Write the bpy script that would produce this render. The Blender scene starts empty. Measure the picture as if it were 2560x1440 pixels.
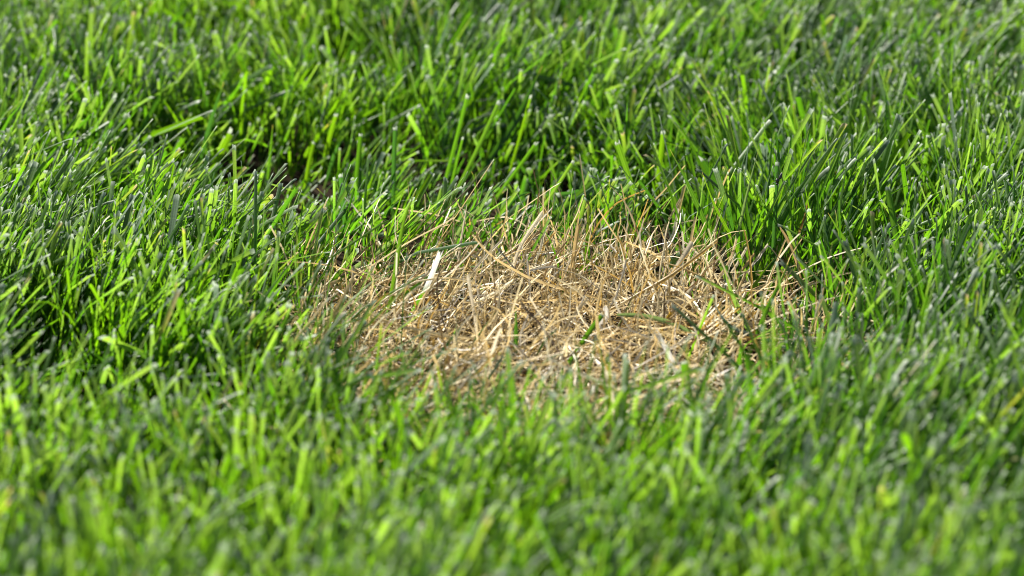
import bpy, math
import numpy as np

# ------------------------------------------------------------------ camera, sky, sun, exposure
S = bpy.context.scene
COL = S.collection
R = math.radians
CAM_H, PITCH, FOCAL, SENSOR = 0.575, R(21.0), 100.0, 36.0
PW, PH = 2560, 1440
cd = bpy.data.cameras.new("camera")
cam = bpy.data.objects.new("camera", cd)
COL.objects.link(cam)
cam.location = (0, 0, CAM_H)
cam.rotation_euler = (R(90) - PITCH, 0, 0)
cd.lens, cd.sensor_width = FOCAL, SENSOR
cd.clip_start, cd.clip_end = 0.05, 500
cd.dof.use_dof = True
cd.dof.focus_distance = 1.57
cd.dof.aperture_fstop = 6.4
cd.dof.aperture_blades = 0
S.camera = cam

SUN_EL, SUN_AZ = R(40), R(-42)          # azimuth from +Y (away from the camera), negative = to the left
sun_dir = np.array([math.cos(SUN_EL) * math.sin(SUN_AZ), math.cos(SUN_EL) * math.cos(SUN_AZ), math.sin(SUN_EL)])
w = bpy.data.worlds.new("World")
S.world = w
w.use_nodes = True
nt = w.node_tree
sky = nt.nodes.new("ShaderNodeTexSky")
sky.sky_type = 'NISHITA'
sky.sun_disc = False
sky.sun_elevation = SUN_EL
sky.sun_rotation = SUN_AZ
nt.links.new(sky.outputs[0], nt.nodes["Background"].inputs[0])
nt.nodes["Background"].inputs[1].default_value = 0.05
ld = bpy.data.lights.new("sun", 'SUN')
ld.energy, ld.angle, ld.color = 5.0, R(0.53), (1.0, 0.955, 0.88)
sun = bpy.data.objects.new("sun", ld)
COL.objects.link(sun)
from mathutils import Vector
sun.rotation_euler = Vector(sun_dir).to_track_quat('Z', 'Y').to_euler()
sun.location = (-1, 2, 2)

S.view_settings.view_transform = 'Standard'
S.view_settings.look = 'None'
S.view_settings.exposure = 1.38
S.view_settings.gamma = 1
S.view_settings.use_curve_mapping = False
S.render.film_transparent = False
S.cycles.max_bounces = 4
S.cycles.diffuse_bounces = 1
S.cycles.transmission_bounces = 2
S.cycles.use_denoising = True
S.cycles.pixel_filter_type = 'BLACKMAN_HARRIS'
S.cycles.filter_width = 1.0

rng = np.random.default_rng(11)

# ------------------------------------------------------------------ photograph pixel -> place
CP, SP = math.cos(PITCH), math.sin(PITCH)
K = SENSOR / FOCAL / PW
def ray(px, py):
    px, py = np.asarray(px, float), np.asarray(py, float)
    a, b = (px - PW / 2) * K, -(py - PH / 2) * K
    return np.stack([a, CP + b * SP, -SP + b * CP], -1)
def on_z(px, py, z=0.0):
    d = ray(px, py)
    t = (z - CAM_H) / d[..., 2]
    return np.array([0, 0, CAM_H]) + d * t[..., None]
def on_y(px, py, y):
    d = ray(px, py)
    t = y / d[..., 1]
    return np.array([0, 0, CAM_H]) + d * t[..., None]

# ------------------------------------------------------------------ smooth noise fields on the ground
class Noise:
    def __init__(self, seed, scale):
        self.t = np.random.default_rng(seed).random((128, 128)); self.s = scale
    def __call__(self, x, y):
        u, v = np.asarray(x) / self.s + 40, np.asarray(y) / self.s + 40
        i, j = np.floor(u).astype(int), np.floor(v).astype(int)
        f, g = u - i, v - j
        f, g = f * f * (3 - 2 * f), g * g * (3 - 2 * g)
        t = self.t
        a, b = t[i % 128, j % 128], t[(i + 1) % 128, j % 128]
        c, d = t[i % 128, (j + 1) % 128], t[(i + 1) % 128, (j + 1) % 128]
        return (a * (1 - f) + b * f) * (1 - g) + (c * (1 - f) + d * f) * g
n_edge, n_edge2, n_h, n_h2 = Noise(1, .045), Noise(2, .018), Noise(3, .16), Noise(4, .05)
n_hue2 = Noise(77, .22)
n_lx, n_ly, n_hue, n_den = Noise(5, .11), Noise(6, .11), Noise(7, .07), Noise(8, .035)

def sstep(a, b, x):
    t = np.clip((x - a) / (b - a), 0, 1)
    return t * t * (3 - 2 * t)

# the dead patch, an oval of ground
_l, _r = on_z(705, 820)[0], on_z(2010, 820)[0]
_bk, _fr = on_z(1400, 682)[1], on_z(1400, 1215)[1]
PCX, PCY, PRX, PRY = (_l + _r) / 2, (_bk + _fr) / 2, (_r - _l) / 2, (_bk - _fr) / 2
def patch_d(x, y):                       # 0 in the middle, 1 on the rim
    dx, dy = (x - PCX) / PRX, (y - PCY) / PRY
    return np.sqrt(dx * dx + dy * dy) + (n_edge(x, y) - .5) * .30 + (n_edge2(x, y) - .5) * .16
HOLLOWS = []
for (px, py, rx, ry, amt) in [(660, 545, 290, 130, 1.0), (390, 500, 140, 80, .8), (1180, 540, 350, 118, 1.0), (1650, 575, 300, 62, .75), (1690, 430, 110, 50, .5),
                              (30, 1010, 90, 75, 1.0), (300, 1130, 170, 55, .8), (150, 1075, 120, 60, .9),
                              (1500, 1400, 130, 60, .6), (2250, 620, 90, 60, .5), (2500, 170, 110, 50, .7),
                              (2080, 1060, 60, 40, .5), (560, 260, 160, 45, .5), (1900, 1350, 110, 50, .5), (1300, 215, 90, 40, .6), (900, 330, 110, 45, .6)]:
    c = on_z(px, py); e = on_z(px + rx, py); f = on_z(px, py - ry)
    HOLLOWS.append((c[0], c[1], e[0] - c[0], f[1] - c[1], amt))
def hollow(x, y):
    h = np.zeros_like(x)
    for cx, cy, rx, ry, a in HOLLOWS:
        d2 = ((x - cx) / rx) ** 2 + ((y - cy) / ry) ** 2
        h = np.maximum(h, a * np.exp(-d2 ** 2 * .8))
    return h
LEANS = []
for (px, py, rx, ry, lx, ly) in [(420, 640, 520, 180, .52, .05), (250, 1000, 420, 130, .50, .0), (1050, 560, 240, 90, .62, .0), (300, 1350, 700, 160, .10, -.05), (1300, 1350, 500, 160, .18, .0),
                                 (2150, 1300, 450, 200, .42, .0), (2250, 760, 280, 160, .12, .1), (1750, 520, 200, 90, -.22, .05), (2200, 330, 330, 90, .34, .05), (1900, 200, 300, 80, .25, 0),
                                 (250, 330, 260, 80, .02, .1), (620, 330, 200, 60, -.18, .1), (700, 150, 450, 90, .12, .1), (1250, 150, 250, 80, .5, 0), (2300, 100, 300, 70, .6, 0)]:
    c = on_z(px, py); e = on_z(px + rx, py); f = on_z(px, py - ry)
    LEANS.append((c[0], c[1], e[0] - c[0], f[1] - c[1], lx, ly))
def lean_field(x, y):
    W = np.full_like(x, .25); ax = W * .18; ay = W * .02
    for cx, cy, rx, ry, lx, ly in LEANS:
        g = np.exp(-((x - cx) / rx) ** 2 - ((y - cy) / ry) ** 2)
        W = W + g; ax = ax + g * lx; ay = ay + g * ly
    return ax / W, ay / W
def mow(x, y):                           # height of the sward
    h = .070 + .020 * (n_h(x, y) - .5) + .014 * (n_h2(x, y) - .5)
    return h * (1 - .70 * hollow(x, y))

# ------------------------------------------------------------------ materials
def mat(name):
    m = bpy.data.materials.new(name); m.use_nodes = True
    t = m.node_tree; t.nodes.clear()
    return m, t, t.nodes.new, t.links.new
def blade_material(name, trans, gain, rough, spec, vein):
    m, t, N, L = mat(name)
    out = N("ShaderNodeOutputMaterial")
    at = N("ShaderNodeAttribute"); at.attribute_name = "Col"
    uv = N("ShaderNodeUVMap"); uv.uv_map = "UVMap"
    sp = N("ShaderNodeSeparateXYZ"); L(uv.outputs[0], sp.inputs[0])
    wv = N("ShaderNodeMath"); wv.operation = 'MULTIPLY'; L(sp.outputs[0], wv.inputs[0]); wv.inputs[1].default_value = 18.0
    sn = N("ShaderNodeMath"); sn.operation = 'SINE'; L(wv.outputs[0], sn.inputs[0])
    nz = N("ShaderNodeTexNoise"); nz.inputs['Scale'].default_value = 420; nz.inputs['Detail'].default_value = 2
    ad = N("ShaderNodeMath"); ad.operation = 'MULTIPLY_ADD'; L(sn.outputs[0], ad.inputs[0]); ad.inputs[1].default_value = vein; 
    mr = N("ShaderNodeMapRange"); L(nz.outputs[0], mr.inputs[0]); mr.inputs[1].default_value = .3; mr.inputs[2].default_value = .7
    mr.inputs[3].default_value = .82; mr.inputs[4].default_value = 1.16
    L(mr.outputs[0], ad.inputs[2])
    mul = N("ShaderNodeVectorMath"); mul.operation = 'SCALE'; L(at.outputs['Color'], mul.inputs[0]); L(ad.outputs[0], mul.inputs['Scale'])
    pb = N("ShaderNodeBsdfPrincipled"); L(mul.outputs[0], pb.inputs['Base Color'])
    pb.inputs['Roughness'].default_value = rough; pb.inputs['Specular IOR Level'].default_value = spec
    sc = N("ShaderNodeSeparateColor"); L(at.outputs['Color'], sc.inputs[0])
    dv = N("ShaderNodeMath"); dv.operation = 'DIVIDE'; L(sc.outputs[2], dv.inputs[0]); L(sc.outputs[1], dv.inputs[1])
    gr = N("ShaderNodeMapRange"); L(dv.outputs[0], gr.inputs[0]); gr.inputs[1].default_value = .30; gr.inputs[2].default_value = .52
    gm = N("ShaderNodeMix"); gm.data_type = 'VECTOR'; L(gr.outputs[0], gm.inputs[0]); gm.inputs[4].default_value = gain; gm.inputs[5].default_value = (1, 1, 1)
    tg = N("ShaderNodeVectorMath"); tg.operation = 'MULTIPLY'; L(mul.outputs[0], tg.inputs[0]); L(gm.outputs[1], tg.inputs[1])
    tr = N("ShaderNodeBsdfTranslucent"); L(tg.outputs[0], tr.inputs[0])
    mx = N("ShaderNodeMixShader"); mx.inputs[0].default_value = trans
    L(pb.outputs[0], mx.inputs[1]); L(tr.outputs[0], mx.inputs[2]); L(mx.outputs[0], out.inputs[0])
    return m
M_GREEN = blade_material("green_blade", .5, (2.75, 2.65, .8), .46, .36, .15)
M_STRAW = blade_material("dry_straw", .34, (1.3, 1.18, .9), .42, .55, .12)

def soil_material():
    m, t, N, L = mat("soil")
    out = N("ShaderNodeOutputMaterial"); pb = N("ShaderNodeBsdfPrincipled"); L(pb.outputs[0], out.inputs[0])
    tc = N("ShaderNodeTexCoord")
    nz = N("ShaderNodeTexNoise"); nz.inputs['Scale'].default_value = 90; nz.inputs['Detail'].default_value = 8; L(tc.outputs['Object'], nz.inputs[0])
    cr = N("ShaderNodeValToRGB"); L(nz.outputs[0], cr.inputs[0])
    cr.color_ramp.elements[0].position, cr.color_ramp.elements[0].color = .35, (.008, .0055, .003, 1)
    cr.color_ramp.elements[1].position, cr.color_ramp.elements[1].color = .7, (.035, .023, .013, 1)
    n2 = N("ShaderNodeTexNoise"); n2.inputs['Scale'].default_value = 3; n2.inputs['Detail'].default_value = 10; L(tc.outputs['Object'], n2.inputs[0])
    c2 = N("ShaderNodeValToRGB"); L(n2.outputs[0], c2.inputs[0])
    c2.color_ramp.elements[0].position, c2.color_ramp.elements[0].color = .3, (.03, .065, .012, 1)
    c2.color_ramp.elements[1].position, c2.color_ramp.elements[1].color = .75, (.07, .13, .025, 1)
    ln = N("ShaderNodeVectorMath"); ln.operation = 'DISTANCE'; L(tc.outputs['Object'], ln.inputs[0]); ln.inputs[1].default_value = (0, 1.5, 0)
    mr = N("ShaderNodeMapRange"); L(ln.outputs['Value'], mr.inputs[0]); mr.inputs[1].default_value = 1.5; mr.inputs[2].default_value = 2.4
    mx = N("ShaderNodeMix"); mx.data_type = 'RGBA'; L(mr.outputs[0], mx.inputs[0]); L(cr.outputs[0], mx.inputs[6]); L(c2.outputs[0], mx.inputs[7])
    L(mx.outputs[2], pb.inputs['Base Color']); pb.inputs['Roughness'].default_value = 1.0; pb.inputs['Specular IOR Level'].default_value = .05
    bp = N("ShaderNodeBump"); bp.inputs['Strength'].default_value = .8; bp.inputs['Distance'].default_value = .004
    L(nz.outputs[0], bp.inputs['Height']); L(bp.outputs[0], pb.inputs['Normal'])
    return m
def plain_material(name, col, rough, spec=.5, alpha_trans=None):
    m, t, N, L = mat(name)
    out = N("ShaderNodeOutputMaterial"); pb = N("ShaderNodeBsdfPrincipled")
    nz = N("ShaderNodeTexNoise"); nz.inputs['Scale'].default_value = 900
    cr = N("ShaderNodeValToRGB"); L(nz.outputs[0], cr.inputs[0])
    cr.color_ramp.elements[0].color = tuple(c * .7 for c in col) + (1,); cr.color_ramp.elements[1].color = tuple(min(1, c * 1.3) for c in col) + (1,)
    L(cr.outputs[0], pb.inputs['Base Color']); pb.inputs['Roughness'].default_value = rough; pb.inputs['Specular IOR Level'].default_value = spec
    if alpha_trans:
        tr = N("ShaderNodeBsdfTransparent"); mx = N("ShaderNodeMixShader"); mx.inputs[0].default_value = alpha_trans
        L(pb.outputs[0], mx.inputs[1]); L(tr.outputs[0], mx.inputs[2]); L(mx.outputs[0], out.inputs[0])
    else:
        L(pb.outputs[0], out.inputs[0])
    return m

# ------------------------------------------------------------------ blade meshes (numpy -> one mesh)
def norm(v):
    return v / np.maximum(np.linalg.norm(v, axis=-1, keepdims=True), 1e-9)
def build_mesh(name, V, C, m, U=3):
    """V (N, K, U, 3) rings of U points across each blade, C same shape colours."""
    N, Kk = V.shape[:2]
    me = bpy.data.meshes.new(name)
    nv = N * Kk * U
    idx = np.arange(nv).reshape(N, Kk, U)
    q = np.stack([idx[:, :-1, :-1], idx[:, :-1, 1:], idx[:, 1:, 1:], idx[:, 1:, :-1]], -1).reshape(-1, 4)
    nf = len(q)
    me.vertices.add(nv); me.vertices.foreach_set("co", V.astype(np.float32).ravel())
    me.loops.add(nf * 4); me.loops.foreach_set("vertex_index", q.astype(np.int32).ravel())
    me.polygons.add(nf)
    me.polygons.foreach_set("loop_start", np.arange(0, nf * 4, 4, dtype=np.int32))
    me.polygons.foreach_set("loop_total", np.full(nf, 4, np.int32))
    me.polygons.foreach_set("use_smooth", np.ones(nf, bool))
    ca = me.color_attributes.new("Col", 'FLOAT_COLOR', 'POINT')
    ca.data.foreach_set("color", np.concatenate([C.reshape(-1, 3), np.ones((nv, 1))], 1).astype(np.float32).ravel())
    uvl = me.uv_layers.new(name="UVMap")
    uu = np.broadcast_to(np.linspace(0, 1, U), (N, Kk, U)); vv = np.broadcast_to(np.linspace(0, 1, Kk)[None, :, None], (N, Kk, U))
    uvl.data.foreach_set("uv", np.stack([uu, vv], -1).reshape(-1, 2)[q.ravel()].astype(np.float32).ravel())
    me.materials.append(m)
    me.update(); me.validate()
    return me
def link(name, me, label=None, cat=None, group=None, kind=None, parent=None):
    o = bpy.data.objects.new(name, me); COL.objects.link(o)
    if label: o["label"] = label
    if cat: o["category"] = cat
    if group: o["group"] = group
    if kind: o["kind"] = kind
    if parent: o.parent = parent
    return o

def ribbons(root, az, th0, th1, L, half, roll, twist, keel, prof, seg, side_bend=None, ragged=.0006, r=rng):
    """centre lines bending from th0 to th1 (angles from the vertical) in azimuth az; returns rings and tangents."""
    N = len(L)
    s = np.linspace(0, 1, seg + 1)
    sm = (s[:-1] + s[1:]) / 2
    th = th0[:, None] + (th1 - th0)[:, None] * sm[None] ** 1.5
    a = az[:, None] + (0 if side_bend is None else side_bend[:, None] * sm[None])
    d = np.stack([np.sin(th) * np.sin(a), np.sin(th) * np.cos(a), np.cos(th)], -1)
    P = np.concatenate([np.zeros((N, 1, 3)), np.cumsum(d * (L / seg)[:, None, None], 1)], 1) + root[:, None]
    T = norm(np.concatenate([d[:, :1], (d[:, 1:] + d[:, :-1]) / 2, d[:, -1:]], 1))
    sb = np.stack([np.cos(az), -np.sin(az), np.zeros(N)], -1)[:, None]
    sb = norm(sb - T * (sb * T).sum(-1, keepdims=True))
    nb = np.cross(sb, T)
    rl = roll[:, None] + twist[:, None] * s[None]
    side = sb * np.cos(rl)[..., None] + nb * np.sin(rl)[..., None]
    nrm = np.cross(side, T)
    w_ = half[:, None] * prof
    c = P + nrm * (w_ * keel[:, None])[..., None]
    V = np.stack([P - side * w_[..., None], c, P + side * w_[..., None]], 2)
    V[:, -1] += T[:, -1][:, None] * (r.normal(0, ragged, (N, 3)))[..., None]
    return V

# ------------------------------------------------------------------ hero blades first (their roots keep random blades away)
G_YEL, G_MID, G_BLUE, G_PALE, G_DARK = (.068, .145, .007), (.045, .118, .011), (.026, .080, .024), (.14, .21, .09), (.022, .066, .011)
T_TAN, T_PALE, T_GOLD, T_ORNG, T_GREY = (.46, .36, .20), (.60, .52, .37), (.46, .34, .15), (.34, .20, .07), (.38, .33, .26)
heroes = []          # (name, label, cat, group, pts(list of px), z at lower end, depth lean of tip, width mm, colour, tip kind, material)
def H(name, label, pts, wd, col, tip="cut", z0=.008, lean=.0, roll=0.0, keel=.35, mid=None, group="single grass blades standing out of the lawn"):
    heroes.append((name, label, pts, wd, col, tip, z0, lean, roll, keel, mid, group))
GB, DS = "grass_blade", "dry_straw"
DG = "single dead straws standing out of the patch"
# -- green blades behind the patch
H(GB, "tall upright dark green blade with frayed cut tip left of the hollow's middle", [(982, 545), (984, 430), (988, 318)], 3.0, G_BLUE, roll=.5)
H(GB, "upright mid green blade with torn tip just left of the tallest straight blade", [(886, 540), (892, 430), (902, 334)], 2.7, G_MID)
H(GB, "bright yellow green blade with square tip above the dark hollow", [(806, 430), (822, 350), (840, 286)], 3.4, G_YEL)
H(GB, "slender green blade leaning right with a small white tip above the bent shiny blades", [(1100, 500), (1135, 370), (1169, 238)], 2.6, G_MID, lean=.006)
H(GB, "long light green blade leaning right with a flat white cut end", [(1135, 490), (1195, 370), (1248, 254)], 2.8, (.06,.135,.02), lean=.006)
H(GB, "broad dark green pointed blade leaning right, tallest in the back", [(1195, 440), (1290, 300), (1356, 165)], 4.4, G_DARK, "point", lean=.01, roll=.4)
H(GB, "thin bright blade leaning right beside the broad pointed blade", [(1268, 450), (1300, 340), (1327, 240)], 2.0, G_YEL)
H(GB, "thin straight green blade between two longer leaning blades", [(1122, 490), (1140, 410), (1157, 344)], 2.0, G_MID)
H(GB, "straight folded blade leaning right with a light edge behind the patch", [(1225, 515), (1285, 435), (1341, 357)], 2.6, G_MID, keel=.6)
H(GB, "broadest green blade leaning right over the back rim of the patch, cloven tip", [(1330, 580), (1425, 510), (1508, 437)], 5.6, (.05,.118,.022), "round", roll=-.25, lean=-.008)
H(GB, "long thin light blade crossing behind the broadest blade", [(1290, 620), (1370, 500), (1435, 401)], 2.2, (.08,.155,.03))
H(GB, "wide translucent yellow green blade with square end leaning right behind the patch", [(1462, 445), (1502, 395), (1540, 348)], 4.2, G_YEL)
H(GB, "wide light green blade leaning left from behind the patch", [(1610, 600), (1580, 470), (1542, 353)], 3.6, (.058,.13,.014))
H(GB, "upright bright blade standing right of the wide left leaning blade", [(1637, 520), (1648, 420), (1658, 329)], 3.2, G_YEL)
H(GB, "short upright blade with curled brown tip at the back rim of the patch", [(1510, 632), (1516, 540), (1524, 447)], 2.6, G_YEL, "point")
H(GB, "green blade arching down to the right from under the broadest blade", [(1468, 487), (1520, 524), (1600, 590)], 3.0, (.04,.10,.018), "none", z0=.028, lean=-.012)
H(GB, "blue green blade end pointing left behind the broadest blade", [(1470, 492), (1430, 484), (1392, 488)], 3.0, G_BLUE, z0=.03)
H(GB, "green blade leaning left with pointed end over the back of the straw", [(1608, 660), (1596, 600), (1585, 500)], 2.6, G_DARK, "point")
H(GB, "wide square ended blade leaning right at the straw's upper left rim", [(985, 590), (1035, 510), (1082, 432)], 4.6, G_YEL, lean=-.003)
H(GB, "stubby wide dark blade with serrated cut end at the left rim of the straw", [(1030, 590), (1060, 562), (1092, 536)], 4.8, G_DARK)
H(GB, "tall soft focus blade rising in front of the left of the straw", [(958, 850), (985, 700), (1008, 560), (1040, 474)], 2.8, (.066,.14,.018), "point", z0=.004, lean=.008)
H(GB, "long thin blade crossing the left of the straw, leaning right", [(1050, 690), (1098, 575), (1120, 520), (1143, 464)], 2.0, G_YEL, "point", lean=.006)
H(GB, "green blade with dead white shredded tip over the left of the straw", [(1000, 830), (1055, 740), (1078, 690), (1100, 632)], 3.0, G_MID, "dead", z0=.006)
H(GB, "slim blade leaning far right across the left straw below the shredded tip", [(945, 800), (1000, 745), (1060, 700), (1110, 660)], 2.2, G_MID, "point", z0=.008, lean=-.004)
H(GB, "upright grey green blade at the left rim with bent lower half", [(866, 630), (862, 560), (851, 437)], 2.8, G_BLUE)
H(GB, "pale sunlit blade lying to the right at the left rim of the straw", [(855, 690), (930, 640), (1000, 590)], 3.0, G_PALE, z0=.012, lean=-.006)
H(GB, "thin dark blade leaning left over the green left of the straw", [(850, 530), (800, 478), (792, 470)], 1.8, G_DARK, "point", z0=.02)
H(GB, "curved thin blade with a hooked tip over the straw's back left", [(1168, 575), (1188, 500), (1186, 450), (1178, 427)], 2.0, G_MID, "point")
H(GB, "long low blade arching right at the back rim of the straw", [(1240, 560), (1290, 495), (1330, 480), (1314, 487)], 2.4, G_BLUE, "point", z0=.014)
H(GB, "pale curved blade pointing right with white tip above the straw", [(1120, 640), (1160, 560), (1217, 508)], 2.8, G_PALE, z0=.012)
# -- left lawn
H(GB, "wide bright blade leaning right alone over the dark left hollow", [(500, 475), (540, 405), (578, 330)], 4.4, G_YEL, "slant")
H(GB, "yellow green blade leaning left across the left hollow", [(400, 440), (355, 365), (311, 286)], 3.4, G_YEL, "cut")
H(GB, "pale grey square ended blade standing in the left hollow", [(362, 410), (364, 360), (366, 322)], 3.4, G_PALE)
H(GB, "wide blurred yellow blade leaning left at the far side of the left hollow", [(632, 330), (580, 262), (534, 203)], 4.6, G_YEL)
H(GB, "long grey green blade leaning right behind the left hollow", [(496, 430), (525, 310), (560, 205)], 3.0, G_BLUE, "point")
H(GB, "folded blade with dark tip curling right left of the hollow", [(300, 470), (330, 440), (352, 370)], 2.4, G_MID)
H(GB, "wide two toned upright blade with torn end at the far left", [(108, 420), (112, 350), (118, 300)], 4.6, G_YEL)
H(GB, "wide square ended blade leaning right at the far left of the hollow", [(135, 405), (158, 365), (176, 332)], 4.4, G_YEL)
H(GB, "straight thick blue green blade leaning right on the left lawn ridge", [(262, 600), (292, 530), (318, 464)], 4.0, (.036,.092,.024), "round", keel=.7)
H(GB, "bright narrow blade standing on the left lawn ridge", [(186, 590), (192, 550), (198, 508)], 3.2, G_YEL)
H(GB, "thin green spike standing high over the dark hollow", [(668, 460), (676, 380), (682, 312)], 1.8, G_MID, "point")
H(GB, "upright yellow blade with cut tip at the right of the hollow", [(760, 480), (772, 410), (785, 356)], 2.6, G_YEL)
H(GB, "grey arched blade with hooked tip at the right end of the hollow", [(820, 440), (838, 380), (866, 336)], 2.4, G_BLUE, "point")
# -- right lawn
H(GB, "broad dark green blade leaning left with straight sides right of the patch's back", [(1850, 560), (1800, 475), (1755, 396)], 4.4, G_DARK, "slant", roll=.4)
H(GB, "very long plain green blade leaning left across the right back of the straw", [(1815, 700), (1775, 590), (1720, 460), (1674, 372)], 3.0, (.04,.1,.014), "point", z0=.006, lean=.012)
H(GB, "long bright green blade leaning left into the right of the straw", [(1880, 720), (1830, 600), (1785, 510), (1755, 430)], 2.8, G_YEL, "point", z0=.006, lean=.008)
H(GB, "thin silvery blade leaning right at the right back of the straw", [(1818, 680), (1850, 560), (1876, 450), (1897, 372)], 1.9, G_PALE, "point", lean=.01)
H(GB, "bright blade leaning right with a light edge next to the fly", [(1945, 480), (1985, 410), (2018, 353)], 3.4, G_YEL, "slant")
H(GB, "wide upright blade with flat white cut end right of the fly", [(2073, 440), (2075, 385), (2079, 331)], 3.8, G_MID)
H(GB, "thick light green blade with blunt flat end on the right lawn", [(2162, 520), (2170, 440), (2182, 367)], 3.8, (.058,.125,.032))
H(GB, "bright blade leaning left on the right lawn behind the wide blades", [(2185, 610), (2165, 530), (2145, 452)], 3.4, G_YEL)
H(GB, "wide soft focus blade leaning left on the right, square dark tip", [(2275, 760), (2245, 610), (2218, 466)], 5.0, (.05,.118,.022), z0=.004, lean=.012)
H(GB, "tall upright soft focus blade beside the wide blade on the right", [(2278, 640), (2281, 540), (2285, 443)], 3.6, (.046,.108,.026), z0=.006)
H(GB, "long blade leaning left in front of the right rim of the patch", [(2200, 770), (2135, 640), (2070, 532)], 3.2, (.06,.13,.019), "point", z0=.004, lean=.008)
H(GB, "wide dark blurred blade leaning left at the right rim of the patch", [(2120, 780), (2080, 690), (2043, 606)], 4.4, G_DARK, z0=.004, lean=.006)
H(GB, "pale blade bent flat and pointing right on the right lawn", [(2223, 449), (2265, 420), (2314, 398)], 2.6, G_PALE, "point", z0=.03)
H(GB, "dark blue blade lying across the right lawn, pointing left", [(2190, 492), (2130, 450), (2078, 424)], 3.0, G_BLUE, "point", z0=.022)
H(GB, "thin green stem crossing over the right end of the straw, torn white left end", [(2065, 534), (2015, 572), (1968, 594)], 2.0, G_YEL, "dead", z0=.028)
H(GB, "straight thin blade crossing down to the right over the right end of the straw", [(2045, 642), (1995, 620), (1946, 598)], 1.8, G_MID, z0=.016)
H(GB, "pale striped blade lying on the straw's right end, pointing down left", [(2018, 655), (1985, 682), (1953, 711)], 2.6, G_PALE, "point", z0=.012)
H(GB, "pale green blade leaning left over the right of the straw", [(1895, 880), (1860, 800), (1830, 735), (1810, 672)], 2.9, (.10,.18,.06), "point", z0=.005, lean=.004)
H(GB, "dark green blade leaning left behind the pale one in the right straw", [(1852, 765), (1830, 715), (1812, 665)], 3.0, G_DARK, "none", z0=.004)
H(GB, "soft focus green blade leaning right in front of the right straw", [(1868, 900), (1915, 780), (1958, 690), (1972, 650)], 2.8, G_MID, "point", z0=.006, lean=.002)
H(GB, "short wide bright blade leaning right at the right of the straw", [(1925, 722), (1948, 690), (1964, 660)], 3.0, G_YEL, "round")
H(GB, "slim bright blade leaning right with tan tip among the right straws", [(1850, 765), (1895, 700), (1935, 645)], 2.2, G_YEL, "point")
H(GB, "blue grey blade curling down to the right through the right straw", [(1965, 872), (1890, 842), (1829, 818), (1797, 781), (1780, 742)], 3.0, (.085,.125,.105), "point", z0=.012)
H(GB, "pale green blade arched low over the front of the straw, end at left", [(1740, 838), (1680, 808), (1610, 790), (1542, 787)], 2.4, (.14,.21,.095), "round", z0=.018)
H(GB, "short pale blade bent over beside the curling blue grey blade", [(1880, 750), (1830, 765), (1770, 790)], 2.6, G_PALE, z0=.010)
H(GB, "upright bluish blade on the right lawn with the small black fly on it", [(1928, 700), (1936, 570), (1943, 405)], 2.9, G_BLUE, z0=.004)
# -- foreground and background
H(GB, "white sunlit folded blade blurred in the right foreground", [(1795, 1160), (1835, 1110), (1868, 1085), (1854, 1040)], 4.4, (.55, .60, .48), "round", z0=.03)
H(GB, "pale blurred blade lying to the right at the left edge of the picture", [(-20, 1005), (50, 1000), (128, 962)], 3.6, G_PALE, "round", z0=.03)
H(GB, "dark blue blurred blade leaning right in front of the straw", [(1060, 945), (1100, 885), (1150, 820)], 3.0, G_BLUE, "round", z0=.010)
H(GB, "dark spike rising blurred in front of the middle of the straw", [(1288, 890), (1290, 830), (1289, 765)], 2.6, G_DARK, "point", z0=.012)
H(GB, "blurred blade leaning right in front of the middle straw", [(1440, 880), (1480, 820), (1508, 785)], 3.0, G_MID, z0=.016)
H(GB, "wide blurred green blade standing before the right straw", [(1712, 1050), (1714, 960), (1712, 905)], 4.6, G_MID, "cut", z0=.008)
H(GB, "slender blurred blade standing before the right straw beside the wide one", [(1842, 1010), (1850, 900), (1852, 840)], 2.8, G_MID, "point", z0=.006)
H(GB, "withered twisted pale yellow blade on the far right lawn", [(1745, 322), (1790, 285), (1830, 262), (1866, 226)], 2.8, (.55, .52, .24), "point", z0=.03, keel=.8)
H(GB, "long blurred yellow green blade arching to the upper right corner", [(2440, 115), (2490, 80), (2575, 48)], 4.0, G_YEL, z0=.04)
H(GB, "pale broad dead blade blurred at the top right", [(2270, 90), (2256, 50), (2250, 12)], 6.0, (.45, .42, .30), "round", z0=.02)
H(GB, "grey blurred blade leaning right at the top right", [(2322, 155), (2335, 110), (2348, 65)], 4.2, G_PALE, z0=.02)
H(GB, "long pale blade swept right on the far right lawn", [(2330, 285), (2390, 250), (2485, 185)], 3.2, G_PALE, "point", z0=.03)
H(GB, "shiny bent blade arching left of the back middle, white highlight", [(1150, 350), (1200, 318), (1270, 312)], 2.6, (.08,.13,.065), "none", z0=.022)
H(GB, "broad pale sheened blade lying right behind the broad pointed blade", [(1290, 200), (1330, 240), (1375, 290)], 3.6, G_PALE, "none", z0=.03)
H(GB, "sunlit white edged blade leaning right above the back rim", [(1425, 290), (1460, 245), (1490, 203)], 3.2, G_PALE, "round")
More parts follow.
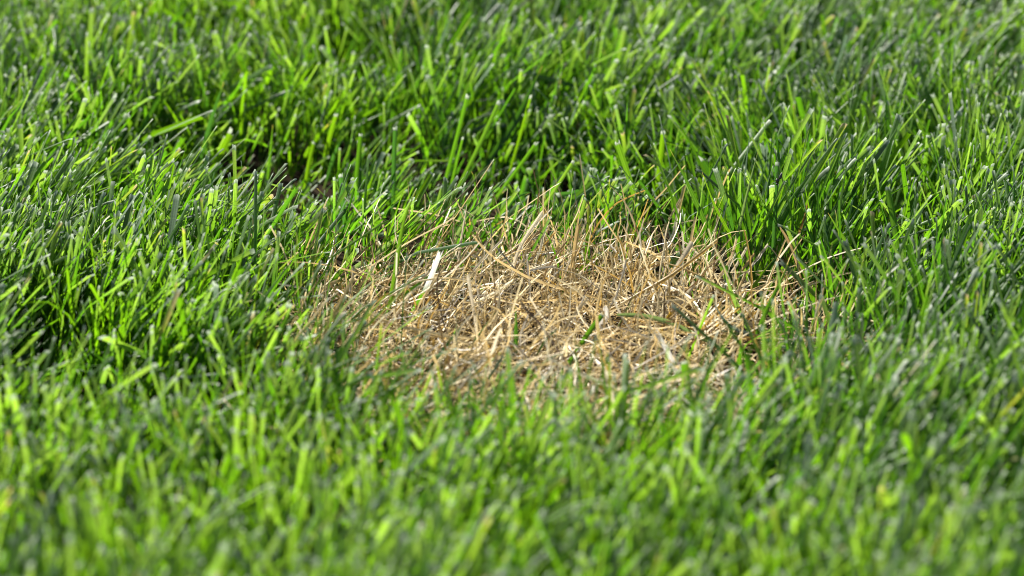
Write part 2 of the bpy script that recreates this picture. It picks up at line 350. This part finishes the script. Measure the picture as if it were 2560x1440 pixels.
# -- dead straws
H(DS, "thick upright tan stalk with forked tip in the back middle of the straw", [(1424, 770), (1428, 700), (1440, 600), (1449, 552)], 2.6, T_GOLD, "fork", z0=.006, keel=.8, group=DG)
H(DS, "thick pale straw leaning right in the right half of the patch", [(1632, 780), (1680, 690), (1730, 605)], 3.2, T_PALE, z0=.006, keel=.8, group=DG)
H(DS, "long thin pale straw slanting down right across the thick pale straw", [(1812, 718), (1770, 665), (1725, 615), (1679, 588)], 1.6, T_PALE, "point", z0=.010, keel=.7, group=DG)
H(DS, "long curved tan straw rising to the broadest green blade's right", [(1620, 712), (1612, 640), (1570, 520), (1523, 461)], 1.7, T_TAN, "point", z0=.006, keel=.7, lean=.012, group=DG)
H(DS, "pale curved straw rising right of the front of the thick pale straw", [(1650, 805), (1700, 755), (1722, 730), (1736, 704)], 2.4, T_PALE, z0=.006, keel=.7, group=DG)
H(DS, "long tan straw curving up right at the right of the patch", [(1730, 752), (1790, 700), (1825, 650), (1841, 598)], 2.0, T_TAN, z0=.006, keel=.7, group=DG)
H(DS, "pale straw with brown tip leaning right in the right straw", [(1815, 700), (1840, 665), (1868, 617)], 2.0, T_PALE, z0=.008, keel=.7, group=DG)
H(DS, "tan straw leaning right with cut tip just below the brown tipped one", [(1825, 715), (1855, 675), (1885, 636)], 1.8, T_GOLD, z0=.008, keel=.7, group=DG)
H(DS, "silver straw rising right of the two tan ones into the grass", [(1864, 705), (1880, 665), (1920, 612)], 1.8, T_PALE, z0=.008, keel=.6, group=DG)
H(DS, "orange brown curved straw blurred in front of the right grass", [(2012, 742), (1998, 680), (1975, 610), (1950, 568)], 1.4, (.40, .27, .12), "round", z0=.008, keel=.7, lean=-.006, group=DG)
H(DS, "thin orange straw standing in the green right of the patch", [(1962, 656), (1990, 600), (2012, 540), (2022, 482)], 1.6, T_ORNG, "point", z0=.010, keel=.6, group=DG)
H(DS, "thin tan straw leaning right among the green back rim blades", [(1622, 640), (1660, 570), (1702, 495)], 1.6, T_TAN, z0=.008, keel=.6, group=DG)
H(DS, "orange straw leaning right with knobbed tip behind the thick pale straw", [(1730, 610), (1752, 570), (1776, 530)], 1.7, T_GOLD, z0=.008, keel=.6, group=DG)
H(DS, "bent white strip of straw in the front middle of the patch", [(1492, 842), (1502, 812), (1518, 790), (1512, 768)], 2.8, (.78, .74, .66), z0=.014, group=DG)
H(DS, "white split straw slanting down right at the front of the patch", [(1692, 935), (1672, 885), (1642, 833)], 2.8, (.80, .78, .70), "fork", z0=.012, group=DG)
H(DS, "stubby yellow straw standing behind the white split straw", [(1650, 838), (1658, 815), (1680, 780)], 2.8, (.52, .36, .06), z0=.008, keel=.8, group=DG)
H(DS, "stubby yellow straw standing right of the thick pale straw's foot", [(1790, 835), (1797, 800), (1800, 770)], 2.6, (.50, .33, .07), z0=.008, keel=.8, group=DG)
H(DS, "long white straw leaning right at the back left of the patch", [(1270, 750), (1285, 660), (1310, 600), (1356, 530)], 2.2, T_PALE, z0=.006, keel=.7, group=DG)
H(DS, "thin brown tipped straw leaning left at the upper left rim", [(985, 650), (960, 570), (935, 490)], 1.7, T_TAN, "point", z0=.008, keel=.6, group=DG)
H(DS, "thin straight straw slanting left from the left straw's back", [(1150, 600), (1080, 560), (1000, 535)], 1.5, T_TAN, z0=.018, keel=.6, group=DG)
H(DS, "long upright white straw in the left half of the patch", [(1198, 880), (1188, 800), (1178, 740), (1170, 690)], 1.9, T_PALE, z0=.008, keel=.7, group=DG)
H(DS, "upright pale straw standing high at the back left of the patch", [(1140, 720), (1150, 620), (1168, 508)], 1.7, T_PALE, "point", z0=.008, keel=.7, group=DG)
H(DS, "wide white straw leaning right below the shredded green blade", [(985, 790), (1030, 730), (1074, 680)], 2.8, T_PALE, z0=.008, group=DG)
H(DS, "wide tan straw lying right at the left end of the patch, blurred", [(786, 748), (815, 720), (845, 700)], 2.6, T_TAN, "round", z0=.016, group=DG)
H(DS, "long thin tan straw lying right across the left front of the patch", [(800, 805), (900, 780), (1000, 800)], 1.8, T_TAN, z0=.02, group=DG)
H(DS, "thin tan straw leaning left past the thick upright stalk", [(1360, 730), (1395, 640), (1423, 570)], 1.5, T_TAN, z0=.006, keel=.6, group=DG)
H(DS, "white straw leaning right at the middle left of the patch", [(1120, 770), (1165, 700), (1215, 640), (1255, 600)], 1.9, T_PALE, z0=.008, keel=.6, group=DG)
H(DS, "forked tan straw with ragged tip behind the middle of the patch", [(1600, 620), (1580, 580), (1562, 530)], 2.4, T_GOLD, "fork", z0=.008, group=DG)
H(DS, "grey upright straw standing among the green back right", [(1806, 640), (1815, 590), (1825, 545)], 2.2, T_GREY, z0=.008, group=DG)
H(DS, "blurred tan straw slanting right in front of the middle straw", [(1385, 865), (1425, 800), (1470, 745)], 1.6, T_TAN, "round", z0=.012, group=DG)

hero_xy = []
hero_wall = []
def hero_mesh(i, h):
    name, label, pts, wd, col, tip, z0, lean, roll, keel, mid, group = h
    r = np.random.default_rng(1000 + i)
    p0 = on_z(*pts[0], z0)
    n = len(pts)
    P = [p0]
    for k in range(1, n):
        f = k / (n - 1)
        P.append(on_y(*pts[k], p0[1] + lean * f))
    P = np.array(P)
    P[:, 2] = np.maximum(P[:, 2], .004)
    # carry the blade on down into the turf
    t = P[0] - P[1]; t /= np.linalg.norm(t)
    if t[2] > -.45:
        t[2] = -.8; t /= np.linalg.norm(t)
    e = P[0] + t * ((P[0][2] + .003) / -t[2])
    if np.linalg.norm(e - P[0]) > .004: P = np.vstack([e, P])
    # Catmull-Rom through the points
    Q = np.vstack([2 * P[0] - P[1], P, 2 * P[-1] - P[-2]])
    seg, out = 6, []
    for k in range(1, len(Q) - 2):
        for s in np.linspace(0, 1, seg, endpoint=False):
            a, b, c, d = Q[k - 1], Q[k], Q[k + 1], Q[k + 2]
            out.append(.5 * (2 * b + (c - a) * s + (2 * a - 5 * b + 4 * c - d) * s * s + (3 * b - a - 3 * c + d) * s ** 3))
    out.append(Q[-2])
    C0 = np.array(out)
    dist = np.r_[0, np.cumsum(np.linalg.norm(np.diff(C0, axis=0), axis=1))]
    kk = 18
    s = np.linspace(0, 1, kk)
    s = np.sort(np.r_[s, .965, .985])
    kk = len(s)
    P = np.stack([np.interp(s * dist[-1], dist, C0[:, j]) for j in range(3)], -1)
    T = norm(np.gradient(P, axis=0))
    view = norm(P - np.array([0, 0, CAM_H]))
    side = norm(np.cross(T, view)); nrm = np.cross(side, T)
    rl = roll + r.normal(0, .22) + np.linspace(0, r.normal(0, .5), kk)
    sd = side * np.cos(rl)[:, None] + nrm * np.sin(rl)[:, None]
    nn = np.cross(sd, T)
    prof = .62 + .38 * np.sin(np.clip(s * 1.9, 0, math.pi / 2))
    if tip == "point": prof = prof * np.clip((1 - s) / .42, 0.04, 1) ** .75
    elif tip == "round": prof = prof * np.clip((1 - s) / .10 + .25, 0, 1) ** .6
    elif tip == "none": pass
    else: prof = prof * (1 - .12 * s)
    w_ = wd * .5e-3 * prof
    U = 5
    u = np.linspace(-1, 1, U)
    fold = keel * (1 - np.abs(u))
    V = P[:, None] + sd[:, None] * (w_[:, None] * u)[..., None] + nn[:, None] * (w_[:, None] * fold)[..., None]
    if tip in ("cut", "slant", "dead", "fork"):
        am = .0005 if tip == "cut" else .0009
        V[-1] += T[-1] * r.normal(0, am, U)[:, None]
        if tip == "slant": V[-1] += T[-1] * (u * w_[-1] * 1.2)[:, None]
        if tip == "fork":
            V[-1] += T[-1] * np.array([.004, -.003, -.004, .001, .006])[:, None]
            V[-2] += T[-2] * np.array([.001, -.002, -.002, 0, .001])[:, None]
        if tip == "dead": V[-1] += T[-1] * np.array([.001, -.0015, .001, -.001, .002])[:, None]
    col = np.array(col) * r.uniform(.92, 1.1)
    C = np.broadcast_to(col, (kk, U, 3)).copy()
    C *= np.array([1, .9, 1.18, .9, 1])[None, :, None]
    green = name == GB
    if green:
        b = np.clip(1 - s / .22, 0, 1)[:, None, None]
        C = C * (1 - .55 * b) + np.array([.24, .27, .13]) * .55 * b
    else:
        C *= (1 + .14 * np.sin(s * r.uniform(6, 14) + r.uniform(0, 6)))[:, None, None]
        C *= r.uniform(.86, 1.12, (kk, 1, 1))
    if green and tip in ("cut", "slant"):
        C[s > .975] = np.array([.46, .52, .38])
    if tip == "dead":
        d = sstep(.60, .70, s)[:, None, None]
        C = C * (1 - d) + np.array([.72, .72, .66]) * d
    if tip == "point" and green:
        d = sstep(.93, 1, s)[:, None, None]
        C = C * (1 - d) + np.array([.35, .30, .12]) * d
    hero_xy.append(P[0]); hero_wall.append((P[0], P[-1]))
    o0 = P[0].copy()
    me = build_mesh(name, (V - o0)[None], C[None], M_GREEN if green else M_STRAW, U)
    return me, o0

hero_out = [hero_mesh(i, h) for i, h in enumerate(heroes)]
hero_xy = np.array(hero_xy)

# ------------------------------------------------------------------ ground
def ground():
    gx = np.unique(np.concatenate([np.linspace(-1.2, 1.2, 121), np.linspace(-60, 60, 25)]))
    gy = np.unique(np.concatenate([np.linspace(.4, 3.0, 131), np.linspace(-60, 60, 25)]))
    X, Y = np.meshgrid(gx, gy, indexing='ij')
    nz = Noise(21, .03)
    core = ((abs(X) < 1.3) & (Y > .3) & (Y < 3.1))
    Z = np.where(core, (nz(X, Y) - .5) * .006, 0) - .002
    me = bpy.data.meshes.new("ground")
    v = np.stack([X, Y, Z], -1).reshape(-1, 3)
    a, b = X.shape
    idx = np.arange(a * b).reshape(a, b)
    f = np.stack([idx[:-1, :-1], idx[1:, :-1], idx[1:, 1:], idx[:-1, 1:]], -1).reshape(-1, 4)
    me.from_pydata(v.tolist(), [], f.tolist())
    me.polygons.foreach_set("use_smooth", np.ones(len(f), bool))
    me.materials.append(soil_material())
    link("ground", me, kind="structure")
ground()

# ------------------------------------------------------------------ the green sward
def frustum_half(y):
    return .185 * np.hypot(y, CAM_H) + .05
def sward(n_try, core=True, seed=5):
    r = np.random.default_rng(seed)
    if core:
        y = r.uniform(.95, 2.35, n_try); x = r.uniform(-.52, .52, n_try)
        ok = np.abs(x) < frustum_half(y)
    else:
        y = r.uniform(.55, 2.75, n_try); x = r.uniform(-1.25, 1.25, n_try)
        ok = (np.abs(x) >= frustum_half(y)) | (y > 2.35) | (y < .95)
    x, y = x[ok], y[ok]
    # gather into tufts
    n = len(x)
    tx, ty = np.floor(x / .011), np.floor(y / .011)
    hsh = np.sin(tx * 127.1 + ty * 311.7) * 43758.5; hx = hsh - np.floor(hsh)
    hsh2 = np.sin(tx * 269.5 + ty * 183.3) * 24634.6; hy = hsh2 - np.floor(hsh2)
    cx, cy = (tx + .2 + .6 * hx) * .011, (ty + .2 + .6 * hy) * .011
    pull = r.uniform(.15, .6, n)
    x, y = x + (cx - x) * pull, y + (cy - y) * pull
    pd = patch_d(x, y)
    front = sstep(PCY - .2 * PRY, PCY - .95 * PRY, y)         # the front of the patch keeps scattered green blades
    right = sstep(PCX + .45 * PRX, PCX + .95 * PRX, x)
    inside = 1 - sstep(.80, 1.14, pd)
    keep = 1 - inside * (1 - np.clip(.006 + .85 * front * sstep(.30, 1, pd) ** 1.5 + .05 * (pd > .6) + .17 * right * sstep(.5, 1, pd), 0, 1))
    hol = hollow(x, y)
    keep *= 1 - .40 * hol
    keep *= np.clip(.10 + 1.15 * n_den(x, y), .08, 1)
    # let the single blades stand clear
    if core:
        for p in hero_xy:
            d = np.hypot((x - p[0]) / .006, (y - p[1] + .006) / .012)
            keep *= np.clip(d - .3, 0.05, 1)
            keep *= np.where((np.abs(x - p[0]) < .008) & (p[1] - y > 0) & (p[1] - y < .05), .38, 1)
    ok = r.random(n) < keep
    x, y, pd, hx, hy, hol = x[ok], y[ok], pd[ok], hx[ok], hy[ok], hol[ok]
    n = len(x)
    hgt = mow(x, y) * (1 + .36 * (hy - .5))
    rim = np.exp(-((pd - 1.0) / .14) ** 2)
    fr = sstep(PCY, PCY - .8 * PRY, y)
    gap = np.clip(1.45 - pd, 0, .5) / .5 * fr
    hgt *= (1 - rim * .18) * (1 - .28 * sstep(0, 1, gap))                          # shorter blades at the rim, most of all in front
    inpatch = pd < .95
    hgt = np.where(inpatch, hgt * r.uniform(.45, .95, n), hgt)
    hgt *= 1 + .12 * np.exp(-((x - .16) / .12) ** 2 - ((y - (PCY + 1.25 * PRY)) / .10) ** 2)
    # kinds of blade: cut, pointed understorey, lying
    k = r.random(n)
    under, lying = k < .28, k > .968
    zt = hgt * np.where(under, r.uniform(.35, .85, n), r.uniform(.80, 1.10, n))
    fx, fy = lean_field(x, y)
    fx = fx * .72
    lx = fx + .40 * (n_lx(x, y) - .5) + .45 * (hx - .5) + r.normal(0, .31, n)
    ly = fy + .50 * (n_ly(x, y) - .5) + .45 * (hy - .5) + r.normal(0, .27, n)
    th = np.arctan(np.hypot(lx, ly)); az = np.arctan2(lx, ly)
    th = np.where(lying, r.uniform(.9, 1.35, n), th)
    th = np.minimum(th, 1.4)
    bend = np.abs(r.normal(0, .26, n)) + np.where(r.random(n) < .16, r.uniform(.4, 1.3, n), 0)
    th0, th1 = np.maximum(th - bend * .55, 0.0), np.minimum(th + bend * .7, 1.75)
    L = np.clip(zt / np.cos(np.minimum(th, 1.1)), .012, .10)
    q = r.random(n)
    half = .5e-3 * np.where(q < .16, r.uniform(2.8, 4.1, n), np.where(q < .50, r.uniform(1.9, 2.8, n), r.uniform(.9, 1.9, n)))
    half *= np.where(core, .92, 1.7) * (1 - .35 * rim)
    seg = 5 if core else 3
    s = np.linspace(0, 1, seg + 1)
    if core: s = np.r_[s[:-1] * 1.0, 1.0]
    body = .60 + .40 * np.sin(np.clip(s * 2.0, 0, math.pi / 2))
    cutp = body * (1 - .10 * s); ptp = body * np.clip((1 - s) / .45, .05, 1) ** .8
    pointed = under | (r.random(n) < .22)
    prof = np.where(pointed[:, None], ptp, cutp)
    root = np.stack([x, y, np.full(n, -.002)], -1)
    V = ribbons(root, az, th0, th1, L, half, r.normal(0, .75, n), r.normal(0, .5, n), r.uniform(.15, .65, n), prof, seg, r.normal(0, .25, n), .0006, r)
    # squeeze the last ring close to the end so that the pale cut is short
    if core:
        cutlen = np.clip(.0011 / (L / seg), 0, .9)
        d = V[:, -1] - V[:, -2]
        V[:, -2] = V[:, -2] + d * (1 - cutlen)[:, None, None] * np.where(pointed, 0, .86)[:, None, None]
    hue = np.clip(n_hue(x, y) * .5 + n_hue2(x, y) * .5 + .10 + .16 * sstep(1.40, 1.15, y) - .28 * np.clip(x, -.4, .4) + r.normal(0, .28, n), 0, 1)[:, None]
    a, b, c = np.array([.020, .066, .011]), np.array([.037, .108, .008]), np.array([.062, .142, .006])
    base = np.where(hue < .5, a + (b - a) * hue * 2, b + (c - b) * (hue * 2 - 1))
    base = base * r.uniform(.75, 1.25, (n, 1))
    pale = r.random(n) < .035
    base[pale] = np.array([.09, .145, .08]) * r.uniform(.7, 1.4, (pale.sum(), 1))
    dead = r.random(n) < .0002 + .22 * np.exp(-((pd - .98) / .09) ** 2)
    base[dead] = np.array([.44, .33, .16]) * r.uniform(.7, 1.25, (dead.sum(), 1))
    sick = (r.random(n) < .30 * np.exp(-((pd - 1.02) / .13) ** 2)) & ~dead
    base[sick] = base[sick] * .7 + np.array([.17, .15, .03]) * .3
    C = np.broadcast_to(base[:, None, None], (n, seg + 1, 3, 3)).copy()
    # dry lengths starting at the tip of a few blades
    dry = np.where(r.random(n) < .006, r.uniform(.5, .92, n), 2.0)
    dm = np.clip((s[None] - dry[:, None]) / .12, 0, 1)[..., None, None] * (1 if core else 0)
    C = C * (1 - dm) + np.array([.36, .29, .13]) * dm
    C[:, :, 1] *= 1.14
    f = np.clip(1 - s / .28, 0, 1)[None, :, None, None]
    C = C * (1 - .22 * f) + np.array([.12, .13, .06]) * .22 * f
    tipc = np.where(r.random(n)[:, None] < .95, np.array([.46, .52, .40]), np.array([.50, .40, .22]))
    cut = (~pointed) & (r.random(n) < .85)
    if core: C[cut, -1] = tipc[cut][:, None]
    if core: C[cut, -2] = C[cut, -2] * .85 + tipc[cut][:, None] * .15
    return build_mesh("lawn_grass", V, C, M_GREEN)
lawn = link("lawn_grass", sward(94000), "dense bright green mown lawn grass round the dead straw patch", "grass", kind="stuff")
link("surrounding_grass", sward(48000, False, 9), "green lawn grass further out round the seen lawn", "grass", kind="stuff")

# ------------------------------------------------------------------ dead straw of the patch
def straw_field(n_try, seed, mode):
    r = np.random.default_rng(seed)
    x = r.uniform(PCX - 1.35 * PRX, PCX + 1.35 * PRX, n_try); y = r.uniform(PCY - 1.35 * PRY, PCY + 1.35 * PRY, n_try)
    pd = patch_d(x, y)
    keep = 1 - sstep(.86, 1.16, pd)
    if mode == "stand": keep *= .35 + .65 * sstep(PCY - .6 * PRY, PCY + .5 * PRY, y)
    right = sstep(PCX + .45 * PRX, PCX + .95 * PRX, x)
    keep *= 1 - .35 * right
    ok = r.random(n_try) < keep
    x, y, pd = x[ok], y[ok], pd[ok]
    n = len(x)
    if mode == "mat":
        z = .001 + .021 * r.random(n) * (1 - .45 * sstep(.7, 1.1, pd))
        el = r.normal(.06, .22, n)
        az = r.uniform(0, 2 * math.pi, n)
        L = r.uniform(.016, .085, n); half = .5e-3 * np.where(r.random(n) < .06, r.uniform(1.2, 2.0, n), r.uniform(.65, 1.3, n))
        th0 = math.pi / 2 - el + r.normal(0, .25, n); th1 = math.pi / 2 - el + r.normal(.10, .40, n)
        sb = r.normal(0, .75, n) + np.where(r.random(n) < .12, r.normal(0, 1.4, n), 0)
    else:
        z = np.zeros(n)
        left = 1 - sstep(PCX - .5 * PRX, PCX + .25 * PRX, x)
        lx = .15 + .45 * left + r.normal(0, .62, n); ly = r.normal(0, .65, n)
        th = np.arctan(np.hypot(lx, ly)); az = np.arctan2(lx, ly)
        b = r.normal(0, .35, n)
        th0, th1 = th - b, th + b
        back = np.maximum(left, sstep(PCY, PCY + .6 * PRY, y))
        L = r.uniform(.022, .054, n) * (1 + .22 * back); half = .5e-3 * np.where(r.random(n) < .06, r.uniform(1.3, 1.9, n), r.uniform(.7, 1.3, n))
        sb = r.normal(0, .7, n)
    seg = 8
    s = np.linspace(0, 1, seg + 1)
    prof = np.broadcast_to(.75 + .25 * np.sin(s * 3.0), (n, seg + 1)) * np.where((r.random(n) < .4)[:, None], np.clip((1 - s) / .5, .1, 1), 1)
    root = np.stack([x, y, z], -1)
    V = ribbons(root, az, th0, th1, L, half, r.uniform(-1.5, 1.5, n), r.normal(0, .9, n), r.uniform(.3, 1.0, n), prof, seg, sb, .0006, r)
    V[..., 2] = np.maximum(V[..., 2], .0005 + np.abs(V[..., 2]) * .1)
    V[:, 1:-1] += r.normal(0, .00022, (n, seg - 1, 1, 3))
    pal = np.array([(.66, .50, .235), (.79, .65, .37), (.84, .75, .53), (.44, .30, .09), (.17, .11, .05), (.40, .36, .29)])
    pr = np.array([.32, .26, .14, .09, .11, .08])
    ci = r.choice(6, n, p=pr)
    low = z < .005
    if mode == "mat": ci = np.where(low & (r.random(n) < .4), 3, ci)
    base = pal[ci] * r.uniform(.8, 1.12, (n, 1))
    C = np.broadcast_to(base[:, None, None], (n, seg + 1, 3, 3)).copy()
    C *= r.uniform(.85, 1.12, (n, seg + 1, 1, 1))
    C[:, :, 1] *= .92
    return V, C
VA, CA = straw_field(4300, 31, "mat")
VB, CB = straw_field(4300, 32, "stand")
link("straw_mat", build_mesh("straw_mat", np.concatenate([VA, VB]), np.concatenate([CA, CB]), M_STRAW),
     "tangled mat of dry tan straw in the round dead patch", "dead grass", kind="stuff")

# ------------------------------------------------------------------ the single blades and straws
for (me, o0), h in zip(hero_out, heroes):
    o = link(h[0], me, h[1], "grass blade" if h[0] == GB else "straw", h[11])
    o.location = o0

# ------------------------------------------------------------------ the black fly
def lathe(profile, n=10):
    v, f = [], []
    for (z, rr) in profile:
        for k in range(n):
            a = 2 * math.pi * k / n
            v.append((rr * math.cos(a), rr * math.sin(a), z))
    m = len(profile)
    for i in range(m - 1):
        for k in range(n):
            f.append((i * n + k, i * n + (k + 1) % n, (i + 1) * n + (k + 1) % n, (i + 1) * n + k))
    f.append(tuple(range(n))[::-1]); f.append(tuple((m - 1) * n + k for k in range(n)))
    return v, f
def pm(name, v, f, m, parent, **kw):
    me = bpy.data.meshes.new(name); me.from_pydata([tuple(p) for p in v], [], f)
    me.polygons.foreach_set("use_smooth", np.ones(len(f), bool)); me.materials.append(m); me.update()
    o = bpy.data.objects.new(name, me); COL.objects.link(o); o.parent = parent
    return o
def fly():
    black = plain_material("fly_black", (.012, .010, .010), .32, .6)
    wing = plain_material("fly_wing", (.10, .07, .05), .25, .6, .45)
    root = bpy.data.objects.new("fly", None); COL.objects.link(root)
    root["label"] = "small black fly with folded wings clinging head down to a grass blade"
    root["category"] = "fly"
    p = on_y(1944, 447, on_z(1928, 700, .004)[1] - .0065)
    root.location = tuple(p)
    root.rotation_euler = (R(-12), R(14), R(20))
    root.scale = (1.25, 1.25, 1.25)
    mm = .001
    v, f = lathe([(-1.9 * mm, .15 * mm), (-1.7 * mm, .55 * mm), (-1.2 * mm, .8 * mm), (-.4 * mm, .85 * mm), (.1 * mm, .55 * mm)])
    pm("thorax", v, f, black, root)
    v, f = lathe([(.05 * mm, .45 * mm), (.5 * mm, .62 * mm), (1.3 * mm, .66 * mm), (2.2 * mm, .5 * mm), (2.9 * mm, .2 * mm), (3.1 * mm, .05 * mm)])
    v = [(x + .0010 + .45 * max(z, 0) * .5, y, z) for x, y, z in v]
    pm("abdomen", v, f, black, root)
    v, f = lathe([(-2.9 * mm, .1 * mm), (-2.7 * mm, .45 * mm), (-2.3 * mm, .6 * mm), (-1.95 * mm, .4 * mm), (-1.8 * mm, .15 * mm)])
    pm("head", v, f, black, root)
    for sx in (-1, 1):
        pts = [(0, 0), (.7, .8), (1.0, 2.0), (.8, 3.4), (.2, 4.2), (-.3, 3.6), (-.35, 2.0), (-.2, .7)]
        v = [(-.0006 + sx * (.0002 + a * .00045), -.0007 - sx * .0002 + .0002 * (k % 2), -.001 + b * .001) for k, (a, b) in enumerate(pts)]
        pm("wing", v, [tuple(range(8))], wing, root)
    for sx in (-1, 1):
        for k in range(3):
            z = -1.6 * mm + k * .6 * mm
            a = np.array([sx * .5 * mm, .3 * mm, z]); b = a + np.array([sx * 1.1 * mm, .4 * mm, (k - 1) * .9 * mm + .3 * mm]); c = b + np.array([sx * .5 * mm, 1.0 * mm, (k - 1) * .9 * mm])
            V, F = [], []
            for q, rr in ((a, .13 * mm), (b, .10 * mm), (c, .05 * mm)):
                for t in range(5):
                    an = 2 * math.pi * t / 5
                    V.append(q + np.array([0, math.cos(an), math.sin(an)]) * rr)
            for i in range(2):
                for t in range(5): F.append((i * 5 + t, i * 5 + (t + 1) % 5, (i + 1) * 5 + (t + 1) % 5, (i + 1) * 5 + t))
            pm("leg", V, F, black, root)
fly()
